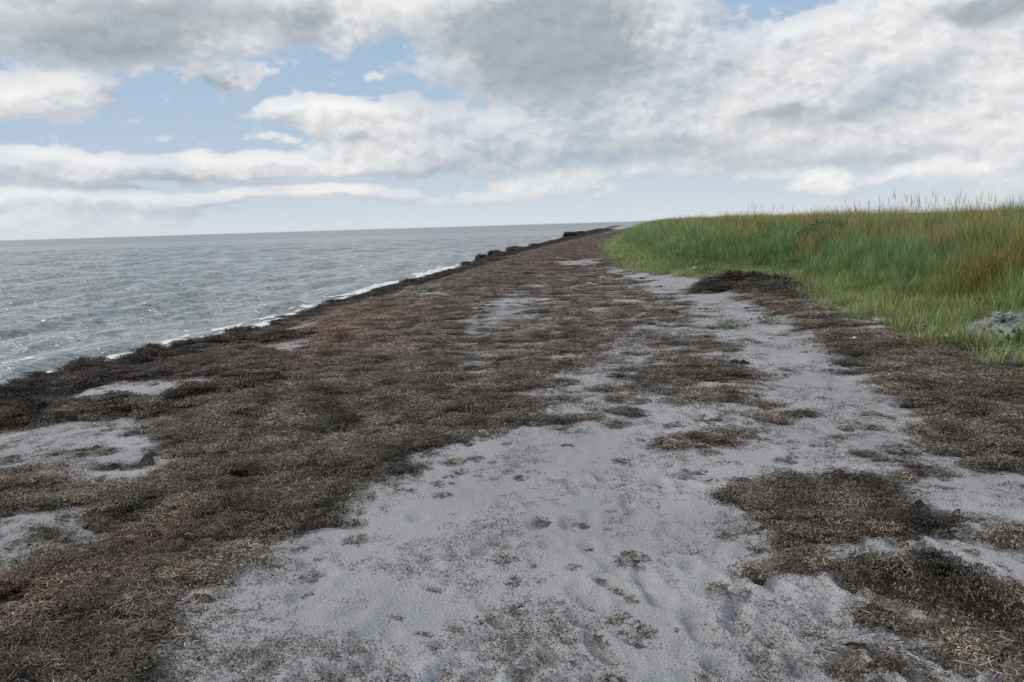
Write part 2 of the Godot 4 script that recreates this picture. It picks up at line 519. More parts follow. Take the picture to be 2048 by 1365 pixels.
func bulk_at(x: float, d: float) -> float:
	var best := 0.0
	var p := Vector2(x, d)
	for c in crests:
		if not c.box.has_point(p):
			continue
		for i in c.points.size() - 1:
			var near := Geometry2D.get_closest_point_to_segment(p, c.points[i], c.points[i + 1])
			var t: float = near.distance_to(c.points[i]) / maxf(c.points[i].distance_to(c.points[i + 1]), 0.001)
			var hgt := lerpf(c.high[i], c.high[i + 1], t)
			var wide := lerpf(c.wide[i], c.wide[i + 1], t)
			var q := p.distance_to(near) / wide
			if q < 2.2:
				best = maxf(best, hgt * exp(-q * q * 1.2))
	return best


var crests := []


func cover_row(r: int) -> void:
	var d := dist_of(r)
	var xs: PackedFloat32Array = row_x[r]
	var hs: PackedFloat32Array = row_h[r]
	var near := []
	for k in [-5, -2, 0, 2, 5]:
		near.append(row_cover[clampi(r + k, 0, ROWS - 1)])
	var sum := PackedFloat32Array()
	sum.resize(COLS)
	for j in COLS:
		sum[j] = (near[0][j] + near[4][j] + 2.0 * (near[1][j] + near[3][j]) + 2.0 * near[2][j]) / 8.0
	var vs := PackedFloat32Array()
	var ws := PackedFloat32Array()
	var bs := PackedFloat32Array()
	vs.resize(COLS)
	ws.resize(COLS)
	bs.resize(COLS)
	var s := clampf(d / 20.0, 1.0, 4.0)
	var dn := even(d)
	var ts: PackedFloat32Array = row_thick[r]
	for j in COLS:
		var c := 0.0
		for k in [-9, -6, -4, -2, 0, 2, 4, 6, 9]:
			c += sum[clampi(j + k, 0, COLS - 1)]
		c /= 9.0
		var x := xs[j]
		var bk := bulk_at(x, d)
		var v := -0.6
		var n := 0.0
		if c > 0.02 or bk > 0.01:
			n = patch_a.get_noise_2d(x / s * 0.6, dn * 2.0)
			var n2 := patch_b.get_noise_2d(x / s * 0.5, dn * 1.15)
			v = c * 1.3 - 0.78 + n * 0.8 + n2 * 0.7 + ground_c.get_noise_2d(x / s * 0.6 + 60.0, dn * 1.4) * 0.6
			if bk > 0.0:
				v = maxf(v, minf(bk * 9.0, 0.6) - 0.15 + n2 * 0.2)
		var w := hs[j] - 0.03
		if v > -0.3:
			var lump := patch_b.get_noise_2d(x * 0.9 + 50.0, d * 0.9) * 0.5 + patch_a.get_noise_2d(x * 1.5 + 9.0, d * 1.5) * 0.9
			w = hs[j] + (ts[j] * smoothstep(-0.05, 0.6, v) * clampf(1.0 + 1.3 * lump, 0.15, 2.2) if v > 0.0 else v * 0.08)
			if v > 0.0:
				w += bk * clampf(1.0 + lump * 1.2, 0.3, 2.0) * smoothstep(0.0, 0.25, v)
		vs[j] = v
		ws[j] = w
		bs[j] = bk
	row_v[r] = vs
	row_w[r] = ws
	row_bulk[r] = bs


func dent(x: float, d: float, turn: float, deep: float, half_l: float, half_w: float) -> void:
	var r0 := int(row_at(d - 0.35))
	var r1 := int(row_at(d + 0.35)) + 1
	var co := cos(turn)
	var si := sin(turn)
	for r in range(maxi(r0, 0), mini(r1, ROWS)):
		var dd := dist_of(r) - d
		var xs: PackedFloat32Array = row_x[r]
		var a := xs[0]
		var step := xs[1] - a
		for j in range(maxi(int((x - 0.35 - a) / step), 0), mini(int((x + 0.35 - a) / step) + 1, COLS)):
			var dx := xs[j] - x
			var p := (dx * co + dd * si) / half_w
			var q := (dd * co - dx * si) / half_l
			var t := sqrt(p * p + q * q)
			if t < 2.2:
				row_h[r][j] += deep * (-exp(-pow(t, 4.0) * 1.1) + 0.45 * exp(-pow((t - 1.35) * 3.2, 2.0)))


func build_ground() -> void:
	for p in WRACK:
		polys.append(outline_of(p))
	for g in GAPS:
		var pts := pairs(g.outline)
		gaps.append({"density": g.density, "outline": pts, "box": box_of(pts)})
	for c in CRESTS:
		var pts := PackedVector2Array()
		var hi := []
		var wi := []
		var most := 0.0
		for i in range(0, c.size(), 4):
			pts.append(Vector2(c[i], c[i + 1]))
			hi.append(c[i + 2])
			wi.append(c[i + 3])
			most = maxf(most, c[i + 3])
		crests.append({"points": pts, "high": hi, "wide": wi, "box": box_of(pts).grow(most * 2.2)})
	for list in [row_x, row_h, row_cover, row_region, row_thick, row_v, row_w, row_bulk]:
		list.resize(ROWS)
	for r in ROWS:
		shore_of.append(shore(dist_of(r)))
		foot_of.append(foot(dist_of(r)))
	in_rows(ground_row, ROWS)
	rng.seed = 5
	for i in range(0, FOOTPRINTS.size(), 2):
		dent(FOOTPRINTS[i], FOOTPRINTS[i + 1], rng.randf_range(-0.9, 0.9), rng.randf_range(0.022, 0.04), rng.randf_range(0.07, 0.12), rng.randf_range(0.045, 0.06))
	for i in 320:
		var d := 2.0 * pow(5.0, rng.randf())
		var x := rng.randf_range(-0.28, 0.62) * d * 1.15
		dent(x, d, rng.randf_range(-0.9, 0.9), rng.randf_range(0.010, 0.026), rng.randf_range(0.06, 0.12), rng.randf_range(0.04, 0.06))
	in_rows(cover_row, ROWS)

	var pos := PackedVector3Array()
	var col := PackedColorArray()
	var idx := PackedInt32Array()
	pos.resize(ROWS * COLS)
	col.resize(ROWS * COLS)
	idx.resize((ROWS - 1) * (COLS - 1) * 6)
	var at := 0
	for r in ROWS:
		var d := dist_of(r)
		var xs: PackedFloat32Array = row_x[r]
		var hs: PackedFloat32Array = row_h[r]
		for j in COLS:
			var x := xs[j]
			pos[r * COLS + j] = Vector3(x + (400.0 if j == COLS - 1 else 0.0), hs[j], -d)
			var wet := smoothstep(1.6, 0.3, x - shore_of[r])
			var earth := smoothstep(0.25, 0.9, x - foot_of[r])
			var tone := 1.0 + 0.16 * ground_a.get_noise_2d(x * 1.7 + 30.0, d * 1.7)
			var c := Color(0.442, 0.45, 0.468) * tone
			c = c.lerp(Color(0.17, 0.16, 0.15), wet).lerp(Color(0.11, 0.11, 0.055), earth * (1.0 - bare(x, d)))
			col[r * COLS + j] = c
			if r < ROWS - 1 and j < COLS - 1:
				var k := r * COLS + j
				idx[at] = k
				idx[at + 1] = k + COLS
				idx[at + 2] = k + 1
				idx[at + 3] = k + 1
				idx[at + 4] = k + COLS
				idx[at + 5] = k + COLS + 1
				at += 6
	var m := StandardMaterial3D.new()
	m.resource_name = "sand"
	m.vertex_color_use_as_albedo = true
	m.roughness = 0.92
	m.metallic_specular = 0.25
	m.uv1_triplanar = true
	m.uv1_world_triplanar = true
	m.uv1_scale = Vector3(0.31, 0.31, 0.31)
	m.albedo_texture = texture(noise(41, 0.16, 5), 2048, [Color(0.5, 0.45, 0.47), Color(0.94, 0.94, 0.94), Color(1, 1, 1)])
	m.heightmap_enabled = true
	m.heightmap_texture = texture(noise(42, 0.07, 5), 2048, [])
	m.heightmap_scale = 0.6
	var o := put("sand_beach", grid_mesh(pos, col, idx), m)
	tag(o, "pale grey sand of the beach, running up under the grass dune", "beach", "", "structure")


func pairs(a: Array) -> PackedVector2Array:
	var pts := PackedVector2Array()
	for i in range(0, a.size(), 2):
		pts.append(Vector2(a[i], a[i + 1]))
	return pts


func box_of(pts: PackedVector2Array) -> Rect2:
	var b := Rect2(pts[0], Vector2.ZERO)
	for p in pts:
		b = b.expand(p)
	return b.grow(0.01)


func outline_of(p: Dictionary) -> Dictionary:
	var pts := pairs(p.outline)
	return {"region": p.region, "density": p.density, "thick": p.thick, "outline": pts, "box": box_of(pts)}


# ---------------------------------------------------------------- the sea
var waves := []


func sea_at(x: float, d: float, spacing: float, off: float) -> Vector3:
	# height and slopes
	var calm := 0.12 + 0.88 * smoothstep(0.2, 5.0, off)
	var h := 0.0
	var sx := 0.0
	var sd := 0.0
	for w in waves:
		var keep := smoothstep(2.2, 4.0, w[0] / spacing) * calm
		if keep <= 0.0:
			continue
		var k: float = TAU / w[0]
		var ph: float = k * (x * w[2] + d * w[3]) + w[4] + 1.6 * ground_a.get_noise_2d(x * w[5], d * w[5])
		var sn := sin(ph)
		h += w[1] * keep * (sn + 0.25 * cos(2.0 * ph))
		var sl: float = w[1] * keep * k * (cos(ph) - 0.5 * sin(2.0 * ph))
		sx += sl * w[2]
		sd += sl * w[3]
	return Vector3(h, sx, sd)


var sea_rows := []
var sea_d := PackedFloat32Array()
const SEA_COLS := 380


func sea_row(r: int) -> void:
	var d := sea_d[r]
	var spacing := maxf((sea_d[mini(r + 1, sea_d.size() - 1)] - d) * 0.8, 0.1)
	var sh := shore(d)
	var right := sh + 2.5
	if d > 380.0:
		right = lerpf(sh + 2.5, 1.3 * d, smoothstep(380.0, 520.0, d))
	var left := -(1.05 * maxf(d, 6.0) + 16.0)
	var pts := PackedVector3Array()
	var nor := PackedVector3Array()
	for j in SEA_COLS:
		var t := j / float(SEA_COLS - 1)
		var x := lerpf(right, left, pow(t, 1.35))
		var w := sea_at(x, d, maxf(spacing, (right - left) / SEA_COLS * 0.7), sh - x)
		var sh_wave := 0.0
		# a low wave rolling in, a few metres off the shore
		var off := sh - x + 0.9 * ground_a.get_noise_2d(d * 0.35, 5.0)
		for crest in [1.5, 3.6, 6.3]:
			var q: float = (off - crest) / (0.38 if off > crest else 0.22)
			sh_wave += 0.13 * exp(-q * q) * smoothstep(0.0, 0.35, ground_a.get_noise_2d(d * 0.42 + crest * 9.0, crest) + 0.12) * smoothstep(75.0, 30.0, d)
		pts.append(Vector3(x, SEA_LEVEL + w.x + sh_wave, -d))
		nor.append(Vector3(-w.y, 1.0, w.z).normalized())
	sea_rows[r] = [pts, nor]


func build_sea() -> void:
	rng.seed = 77
	for i in 22:
		var len := 0.55 * pow(1.16, i)
		var a := rng.randfn(0.0, 0.55) + 0.35
		waves.append([len, 0.0115 * pow(len, 0.72), cos(a), -sin(a), rng.randf() * TAU, 0.25 / len + 0.03])
	var d := -12.0
	while d < 5.0:
		sea_d.append(d)
		d += 0.3
	while d < 9000.0:
		sea_d.append(d)
		d *= 1.0085 if d < 150.0 else 1.05
	sea_rows.resize(sea_d.size())
	in_rows(sea_row, sea_d.size())
	var n := sea_d.size()
	var pos := PackedVector3Array()
	var uv := PackedVector2Array()
	var idx := PackedInt32Array()
	for r in n:
		pos.append_array(sea_rows[r][0])
		for p in sea_rows[r][0]:
			uv.append(Vector2(p.x / 26.0, p.z / 19.0))
		if r < n - 1:
			for j in SEA_COLS - 1:
				var k := r * SEA_COLS + j
				idx.append_array(PackedInt32Array([k, k + 1, k + SEA_COLS, k + 1, k + SEA_COLS + 1, k + SEA_COLS]))
	var arr := []
	arr.resize(Mesh.ARRAY_MAX)
	arr[Mesh.ARRAY_VERTEX] = pos
	arr[Mesh.ARRAY_TEX_UV] = uv
	arr[Mesh.ARRAY_INDEX] = idx
	# far off, the waves are finer than the eye can see: the same slopes count as roughness there
	var sea_noise := noise(51, 0.011, 6)
	sea_noise.fractal_gain = 0.56
	var ripples := texture(sea_noise, 2048, [], true, 14.0)
	var sheet := ArrayMesh.new()
	var ends := [70.0, 130.0, 260.0, 1.0e9]
	var first := 0
	for band in 4:
		var last := first
		while last < n - 1 and sea_d[last] < ends[band]:
			last += 1
		var part := []
		part.resize(Mesh.ARRAY_MAX)
		part[Mesh.ARRAY_VERTEX] = pos
		part[Mesh.ARRAY_TEX_UV] = uv
		part[Mesh.ARRAY_INDEX] = idx.slice(first * (SEA_COLS - 1) * 6, last * (SEA_COLS - 1) * 6)
		var st := SurfaceTool.new()
		st.create_from_arrays(part)
		st.generate_normals()
		st.generate_tangents()
		var m := StandardMaterial3D.new()
		m.resource_name = "sea_water"
		m.albedo_color = Color(0.26, 0.28, 0.27).linear_to_srgb()
		m.roughness = [0.08, 0.13, 0.19, 0.25][band]
		m.metallic_specular = [0.7, 0.7, 0.66, 0.6][band]
		m.normal_enabled = true
		m.normal_texture = ripples
		m.normal_scale = 2.1
		st.commit(sheet)
		sheet.surface_set_material(band, m)
		first = last
	var o := put("sea", sheet, null)
	tag(o, "choppy grey sea reaching to the horizon on the left", "sea", "", "structure")

	# foam that the swash leaves at the edge
	var fn := noise(61, 1.6, 4)
	var fp := PackedVector3Array()
	var fi := PackedInt32Array()
	var rows := []
	d = 5.0
	while d < 90.0:
		rows.append(d)
		d += 0.045 + d * 0.004
	var m_cols := 44
	var val := PackedFloat32Array()
	for q: float in rows:
		var sh := shore(q)
		var wide: float = 1.3 + 0.02 * q + 0.9 * smoothstep(19.0, 14.0, q)
		for j in m_cols:
			var off := lerpf(-0.9 - 0.6 * smoothstep(24.0, 28.0, q) * smoothstep(46.0, 41.0, q), wide, j / float(m_cols - 1))
			var x := sh - off
			var w := sea_at(x, q, 0.15, off)
			fp.append(Vector3(x, maxf(SEA_LEVEL + w.x, ground(x, q)) + 0.012, -q))
			var bias: float = 0.68 - 1.1 * absf(off + 0.1) / wide + 0.2 * smoothstep(19.0, 14.0, q) + 0.6 * smoothstep(24.0, 28.0, q) * smoothstep(46.0, 41.0, q)
			val.append(fn.get_noise_2d(x * 1.3, q * 0.5) + bias - 0.12)
	for r in rows.size() - 1:
		for j in m_cols - 1:
			var k := r * m_cols + j
			if val[k] > 0.0 and val[k + 1] > 0.0 and val[k + m_cols] > 0.0:
				fi.append_array(PackedInt32Array([k, k + 1, k + m_cols]))
			if val[k + 1] > 0.0 and val[k + m_cols + 1] > 0.0 and val[k + m_cols] > 0.0:
				fi.append_array(PackedInt32Array([k + 1, k + m_cols + 1, k + m_cols]))
	var fc := PackedColorArray()
	fc.resize(fp.size())
	fc.fill(Color.WHITE)
	var fm := StandardMaterial3D.new()
	fm.resource_name = "foam"
	fm.albedo_color = Color(0.82, 0.83, 0.84).linear_to_srgb()
	fm.roughness = 0.45
	var f := put("sea_foam", grid_mesh(fp, fc, fi), fm)
	tag(f, "thin white foam of the swash along the waterline", "foam", "", "stuff")


# ---------------------------------------------------------------- seaweed
func ribbon(st: SurfaceTool, from: Vector3, yaw: float, length: float, wide: float, bend: float, lift: float, c: Color, pieces := 4) -> void:
	var p := from
	var a := yaw
	var pl := Vector3.ZERO
	var pr := Vector3.ZERO
	for i in pieces + 1:
		var t := i / float(pieces)
		var dir := Vector3(cos(a), 0, sin(a))
		var side := Vector3(-sin(a), 0.5 * sin(t * 5.0 + yaw), cos(a)).normalized() * wide * 0.5 * (1.0 - 0.5 * absf(t - 0.4))
		var q := p + Vector3(0, lift * sin(t * PI), 0)
		var l := q - side
		var r := q + side
		if i > 0:
			st.set_color(c)
			for v in [pl, l, pr, pr, l, r]:
				st.add_vertex(v)
		pl = l
		pr = r
		p += dir * length / pieces
		a += bend / pieces


func weed_color(g: RandomNumberGenerator, pale := 0.2) -> Color:
	var k := g.randf()
	var c := Color(0.038, 0.032, 0.029)
	if k < pale:
		c = Color(0.28, 0.255, 0.22)
	elif k < pale + 0.2:
		c = Color(0.19, 0.165, 0.135)
	elif k < pale + 0.4:
		c = Color(0.10, 0.082, 0.062)
	elif k < pale + 0.47:
		c = Color(0.14, 0.06, 0.042)
	return c * 1.3 * g.randf_range(0.7, 1.3)


func weed_mesh(s: int, n: int, radius: float, high_: float, len_: float, wide: float, pale := 0.2) -> ArrayMesh:
	var g := RandomNumberGenerator.new()
	g.seed = s
	var st := SurfaceTool.new()
	st.begin(Mesh.PRIMITIVE_TRIANGLES)
	for i in n:
		var a := g.randf() * TAU
		var r := radius * sqrt(g.randf())
		var l := len_ * g.randf_range(0.5, 1.3)
		var yaw := g.randf() * TAU
		var p := Vector3(cos(a) * r, high_ * g.randf() * (1.0 - 0.6 * r / radius), sin(a) * r) - Vector3(cos(yaw), 0, sin(yaw)) * l * 0.5
		ribbon(st, p, yaw, l, wide * g.randf_range(0.6, 1.4), g.randfn(0.0, 1.3), high_ * g.randf_range(0.0, 0.8), weed_color(g, pale))
	st.generate_normals()
	return st.commit()


var weed_mat: StandardMaterial3D
var mat_mat: StandardMaterial3D


func build_seaweed() -> void:
	weed_mat = StandardMaterial3D.new()
	weed_mat.resource_name = "seaweed_ribbons"
	weed_mat.vertex_color_use_as_albedo = true
	weed_mat.roughness = 0.62
	weed_mat.metallic_specular = 0.4
	weed_mat.cull_mode = BaseMaterial3D.CULL_DISABLED
	mat_mat = StandardMaterial3D.new()
	mat_mat.resource_name = "matted_seaweed"
	mat_mat.vertex_color_use_as_albedo = true
	mat_mat.roughness = 0.85
	mat_mat.metallic_specular = 0.3
	mat_mat.uv1_triplanar = true
	mat_mat.uv1_world_triplanar = true
	mat_mat.uv1_scale = Vector3(0.9, 0.9, 0.9)
	mat_mat.albedo_texture = texture(noise(71, 0.07, 5), 1024, [Color(0.12, 0.11, 0.11), Color(0.45, 0.42, 0.4), Color(0.7, 0.68, 0.64), Color(1, 1, 0.98)])
	mat_mat.heightmap_enabled = true
	mat_mat.heightmap_texture = texture(noise(72, 0.07, 4), 1024, [])
	mat_mat.heightmap_scale = 4.0
	var kinds := []
	for i in 6:
		kinds.append(weed_mesh(100 + i, [90, 100, 60, 80, 30, 36][i], 0.085, 0.014, [0.022, 0.018, 0.034, 0.026, 0.085, 0.05][i], 0.0038, [0.10, 0.2, 0.22, 0.14, 0.05, 0.2][i]))
	var names := [
		["broad brown mat of cast seaweed sweeping from the lower left to the far beach", "seaweed mat"],
		["dark heaped bank of wet seaweed along the near waterline at left", "seaweed bank"],
		["patchy seaweed mat streaked with sand in the middle of the beach", "seaweed mat"],
		["long brown seaweed mat along the foot of the grass dune at right", "seaweed mat"],
		["large ragged patch of dry seaweed on the sand at right, below the dune mat", "seaweed patch"],
		["seaweed patch at the lower right corner with a dark raised left edge", "seaweed patch"],
		["small reddish black strand of seaweed near the bottom edge at right", "seaweed strand"],
		["small dark seaweed tangle at the bottom edge right of the middle", "seaweed tangle"],
	]
	rng.seed = 9
	for region in names.size():
		var pos := PackedVector3Array()
		var col := PackedColorArray()
		var idx := PackedInt32Array()
		var back := {}
		var where := [[], [], [], [], [], []]
		var tints := [[], [], [], [], [], []]
		for r in ROWS - 1:
			var d := dist_of(r)
			var dd := dist_of(r + 1) - d
			var rg: PackedInt32Array = row_region[r]
			var va: PackedFloat32Array = row_v[r]
			var vb: PackedFloat32Array = row_v[r + 1]
			var xs: PackedFloat32Array = row_x[r]
			var dx := xs[1] - xs[0]
			var per := 800.0
			if d > 5.0:
				per = 800.0 * pow(5.0 / d, 1.35)
			var size := clampf(pow(d / 5.0, 0.6), 0.85, 7.0)
			for j in COLS - 1:
				if maxf(maxf(va[j], va[j + 1]), maxf(vb[j], vb[j + 1])) < 0.0:
					continue
				var own := rg[j]
				if own < 0:
					own = nearest_region(r, j)
				if own != region:
					continue
				var q := PackedInt32Array()
				for c in [[r, j], [r + 1, j], [r, j + 1], [r + 1, j + 1]]:
					var key: int = c[0] * COLS + c[1]
					if not back.has(key):
						back[key] = pos.size()
						var x: float = row_x[c[0]][c[1]]
						var cd := dist_of(c[0])
						pos.append(Vector3(x, row_w[c[0]][c[1]], -cd))
						col.append(mat_color(x, cd, row_bulk[c[0]][c[1]]))
					q.append(back[key])
				idx.append_array(PackedInt32Array([q[0], q[1], q[2], q[2], q[1], q[3]]))
				var want := dx * dd * per
				if va[j] < 0.12:
					want *= 0.5
				var count := int(want) + (1 if rng.randf() < want - int(want) else 0)
				for c in count:
					var x := xs[j] + rng.randf() * dx
					var cd := d + rng.randf() * dd
					var k := rng.randi() % 6
					var s := size * rng.randf_range(0.7, 1.3)
					var b := Basis(Vector3.UP, rng.randf() * TAU).scaled(Vector3(s, minf(s, 1.0) * (1.0 if row_bulk[r][j] < 0.04 else 1.6), s))
					b = Basis(Vector3(rng.randf_range(-1, 1), 0, rng.randf_range(-1, 1)).normalized(), rng.randf_range(0.0, 0.3) / maxf(size, 1.0)) * b
					where[k].append(Transform3D(b, Vector3(x, sample(row_w, x, cd) - 0.004 * s, -cd)))
					tints[k].append(strand_tint(x, cd, row_bulk[r][j]) * rng.randf_range(0.7, 1.25))
		if pos.is_empty():
			continue
		var o := base(["seaweed_mat", "seaweed_bank", "seaweed_mat", "seaweed_mat", "seaweed_patch", "seaweed_patch", "seaweed_strand", "seaweed_tangle"][region], Vector3.ZERO)
		tag(o, names[region][0], names[region][1])
		tag(put("matted_layer", grid_mesh(pos, col, idx), mat_mat, o), "", "", "", "stuff")
		for k in 6:
			if where[k].size():
				many("loose_ribbons", kinds[k], weed_mat, where[k], tints[k], o)


func nearest_region(r: int, j: int) -> int:
	for reach in [2, 4, 7, 11, 16]:
		for c in [[0, reach], [0, -reach], [reach, 0], [-reach, 0], [reach, reach], [-reach, -reach]]:
			var k: int = row_region[clampi(r + c[0], 0, ROWS - 1)][clampi(j + c[1], 0, COLS - 1)]
			if k >= 0:
				return k
	return 1 if row_x[r][j] < -2.0 else 2


func redness(x: float, d: float) -> float:
	var a := smoothstep(0.05, 0.5, hue_a.get_noise_2d(x * 0.8, d * 0.5))
	a = a * smoothstep(9.0, 5.0, d) * smoothstep(-1.6, -2.6, x) * 0.75 + a * 0.3
	a += 0.9 * exp(-(pow((x + 3.1) / 1.1, 2.0) + pow((d - 13.5) / 4.5, 2.0)))
	a += smoothstep(14.0, 40.0, d) * 0.36
	return clampf(a, 0.0, 1.0)


func near_bank(x: float, d: float) -> float:
	# weed round the bank at left, still wet from the waves
	return 0.93 * exp(-pow(pow((x + 4.9) / 1.7, 2.0) + pow((d - 9.2) / 2.5, 2.0), 2.0))


func mottle(x: float, d: float) -> float:
	# wet dark clots and paler dried crusts, drawn out along the beach
	var m := patch_a.get_noise_2d(x * 1.9 + 300.0, d * 0.9) + 0.6 * patch_b.get_noise_2d(x * 0.9 + 80.0, d * 0.6)
	return clampf(1.16 + m * 1.4, 0.3, 2.1) * (1.0 + 0.3 * smoothstep(5.0, 14.0, d))


func mat_color(x: float, d: float, bulk: float) -> Color:
	var c := Color(0.30, 0.275, 0.25).lerp(Color(0.19, 0.175, 0.165), clampf(0.5 + hue_a.get_noise_2d(x, d) * 1.2, 0.0, 1.0))
	c = c.lerp(Color(0.22, 0.13, 0.115), redness(x, d) * 0.7)
	var wet := clampf(smoothstep(0.012, 0.08, bulk) + smoothstep(2.6, 0.9, x - shore(d)) * 0.5, 0.0, 1.0) if d > 5.0 else 0.0
	wet = maxf(wet, near_bank(x, d))
	return c.lerp(Color(0.045, 0.04, 0.04), wet * 0.9) * mottle(x, d)


func strand_tint(x: float, d: float, bulk: float) -> Color:
	var c := Color(1, 1, 1).lerp(Color(0.62, 0.62, 0.58), clampf(0.5 + hue_a.get_noise_2d(x, d) * 1.3, 0.0, 1.0))
	c = c.lerp(Color(1.05, 0.72, 0.68), redness(x, d) * 0.85)
	var wet := clampf(smoothstep(0.012, 0.08, bulk) + smoothstep(2.6, 0.9, x - shore(d)) * 0.5, 0.0, 1.0) if d > 5.0 else 0.0
	wet = maxf(wet, near_bank(x, d))
	return c.lerp(Color(0.24, 0.22, 0.22), wet * 0.92) * mottle(x, d)


func heap_mesh(s: int, rx: float, rz: float, hy: float) -> ArrayMesh:
	var n := noise(s, 3.2, 3)
	var pos := PackedVector3Array()
	var col := PackedColorArray()
	var idx := PackedInt32Array()
	for i in 11:
		for j in 25:
			var el := lerpf(PI / 2, -0.35, i / 10.0)
			var az := j / 24.0 * TAU
			var p := Vector3(cos(el) * cos(az), sin(el), cos(el) * sin(az))
			var k := 1.0 + 0.55 * n.get_noise_3d(p.x * 0.5, p.y * 0.5, p.z * 0.5)
			pos.append(Vector3(p.x * rx, p.y * hy, p.z * rz) * k)
			col.append(Color(0.05, 0.045, 0.042))
			if i < 10 and j < 24:
				var q := i * 25 + j
				idx.append_array(PackedInt32Array([q, q + 1, q + 25, q + 1, q + 26, q + 25]))
	return grid_mesh(pos, col, idx)


func build_clumps() -> void:
	var sites := [
		[-6.1, 17.3, 0.34, 0.2, "dark seaweed heap at the waterline, first beyond the near bank"],
		[-5.95, 20.2, 0.24, 0.12, "low dark seaweed heap at the waterline, second beyond the near bank"],
		[-5.45, 24.0, 0.4, 0.2, "wide dark seaweed heap standing out against the water's pale edge"],
		[-4.75, 28.0, 0.24, 0.2, "small dark seaweed lump below the bright strip of foam"],
		[-3.3, 26.2, 0.4, 0.18, "dark seaweed lump on the mat just landward of the foam strip"],
		[-2.55, 45.5, 0.34, 0.32, "round dark seaweed lump at the far end of the foam strip"],
		[-1.75, 49.0, 0.42, 0.38, "tall dark seaweed lump behind the foam strip"],
		[-1.0, 53.0, 0.5, 0.45, "dark seaweed lump on the far bank, right of the tall one"],
		[0.4, 59.0, 0.6, 0.42, "seaweed lump on the far bank where the shore bends away"],
		[2.2, 67.0, 0.5, 0.40, "small lone seaweed lump on the far waterline"],
		[7.6, 96.0, 0.8, 0.55, "far seaweed lump before the shallow bay"],
		[10.4, 112.0, 0.9, 0.6, "farthest seaweed lump on the distant waterline"],
	]
	var heap := [heap_mesh(201, 1.0, 0.85, 1.0), heap_mesh(202, 1.1, 0.7, 1.0), heap_mesh(203, 0.9, 1.0, 1.0)]
	var tops := [weed_mesh(211, 340, 1.0, 0.9, 0.45, 0.022, 0.04), weed_mesh(212, 340, 1.0, 0.9, 0.45, 0.022, 0.04)]
	var i := 0
	for s in sites:
		var o := base("seaweed_heap", on_ground(s[0], s[1], 0.02), i * 1.9)
		tag(o, s[4], "seaweed heap", "dark seaweed heaps along the waterline")
		var m := put("matted_core", heap[i % 3], mat_mat, o)
		m.scale = Vector3(s[2], s[3] * 0.75, s[2])
		var t := put("loose_ribbons", tops[i % 2], weed_mat, o)
		t.scale = Vector3(s[2] * 1.1, s[3] * 0.85, s[2] * 1.1)
		i += 1


func free_sand(x: float, d: float, limit := -0.1) -> bool:
	return sample(row_v, x, d) < limit and x - foot(d) < -0.1 and x - shore(d) > 1.0


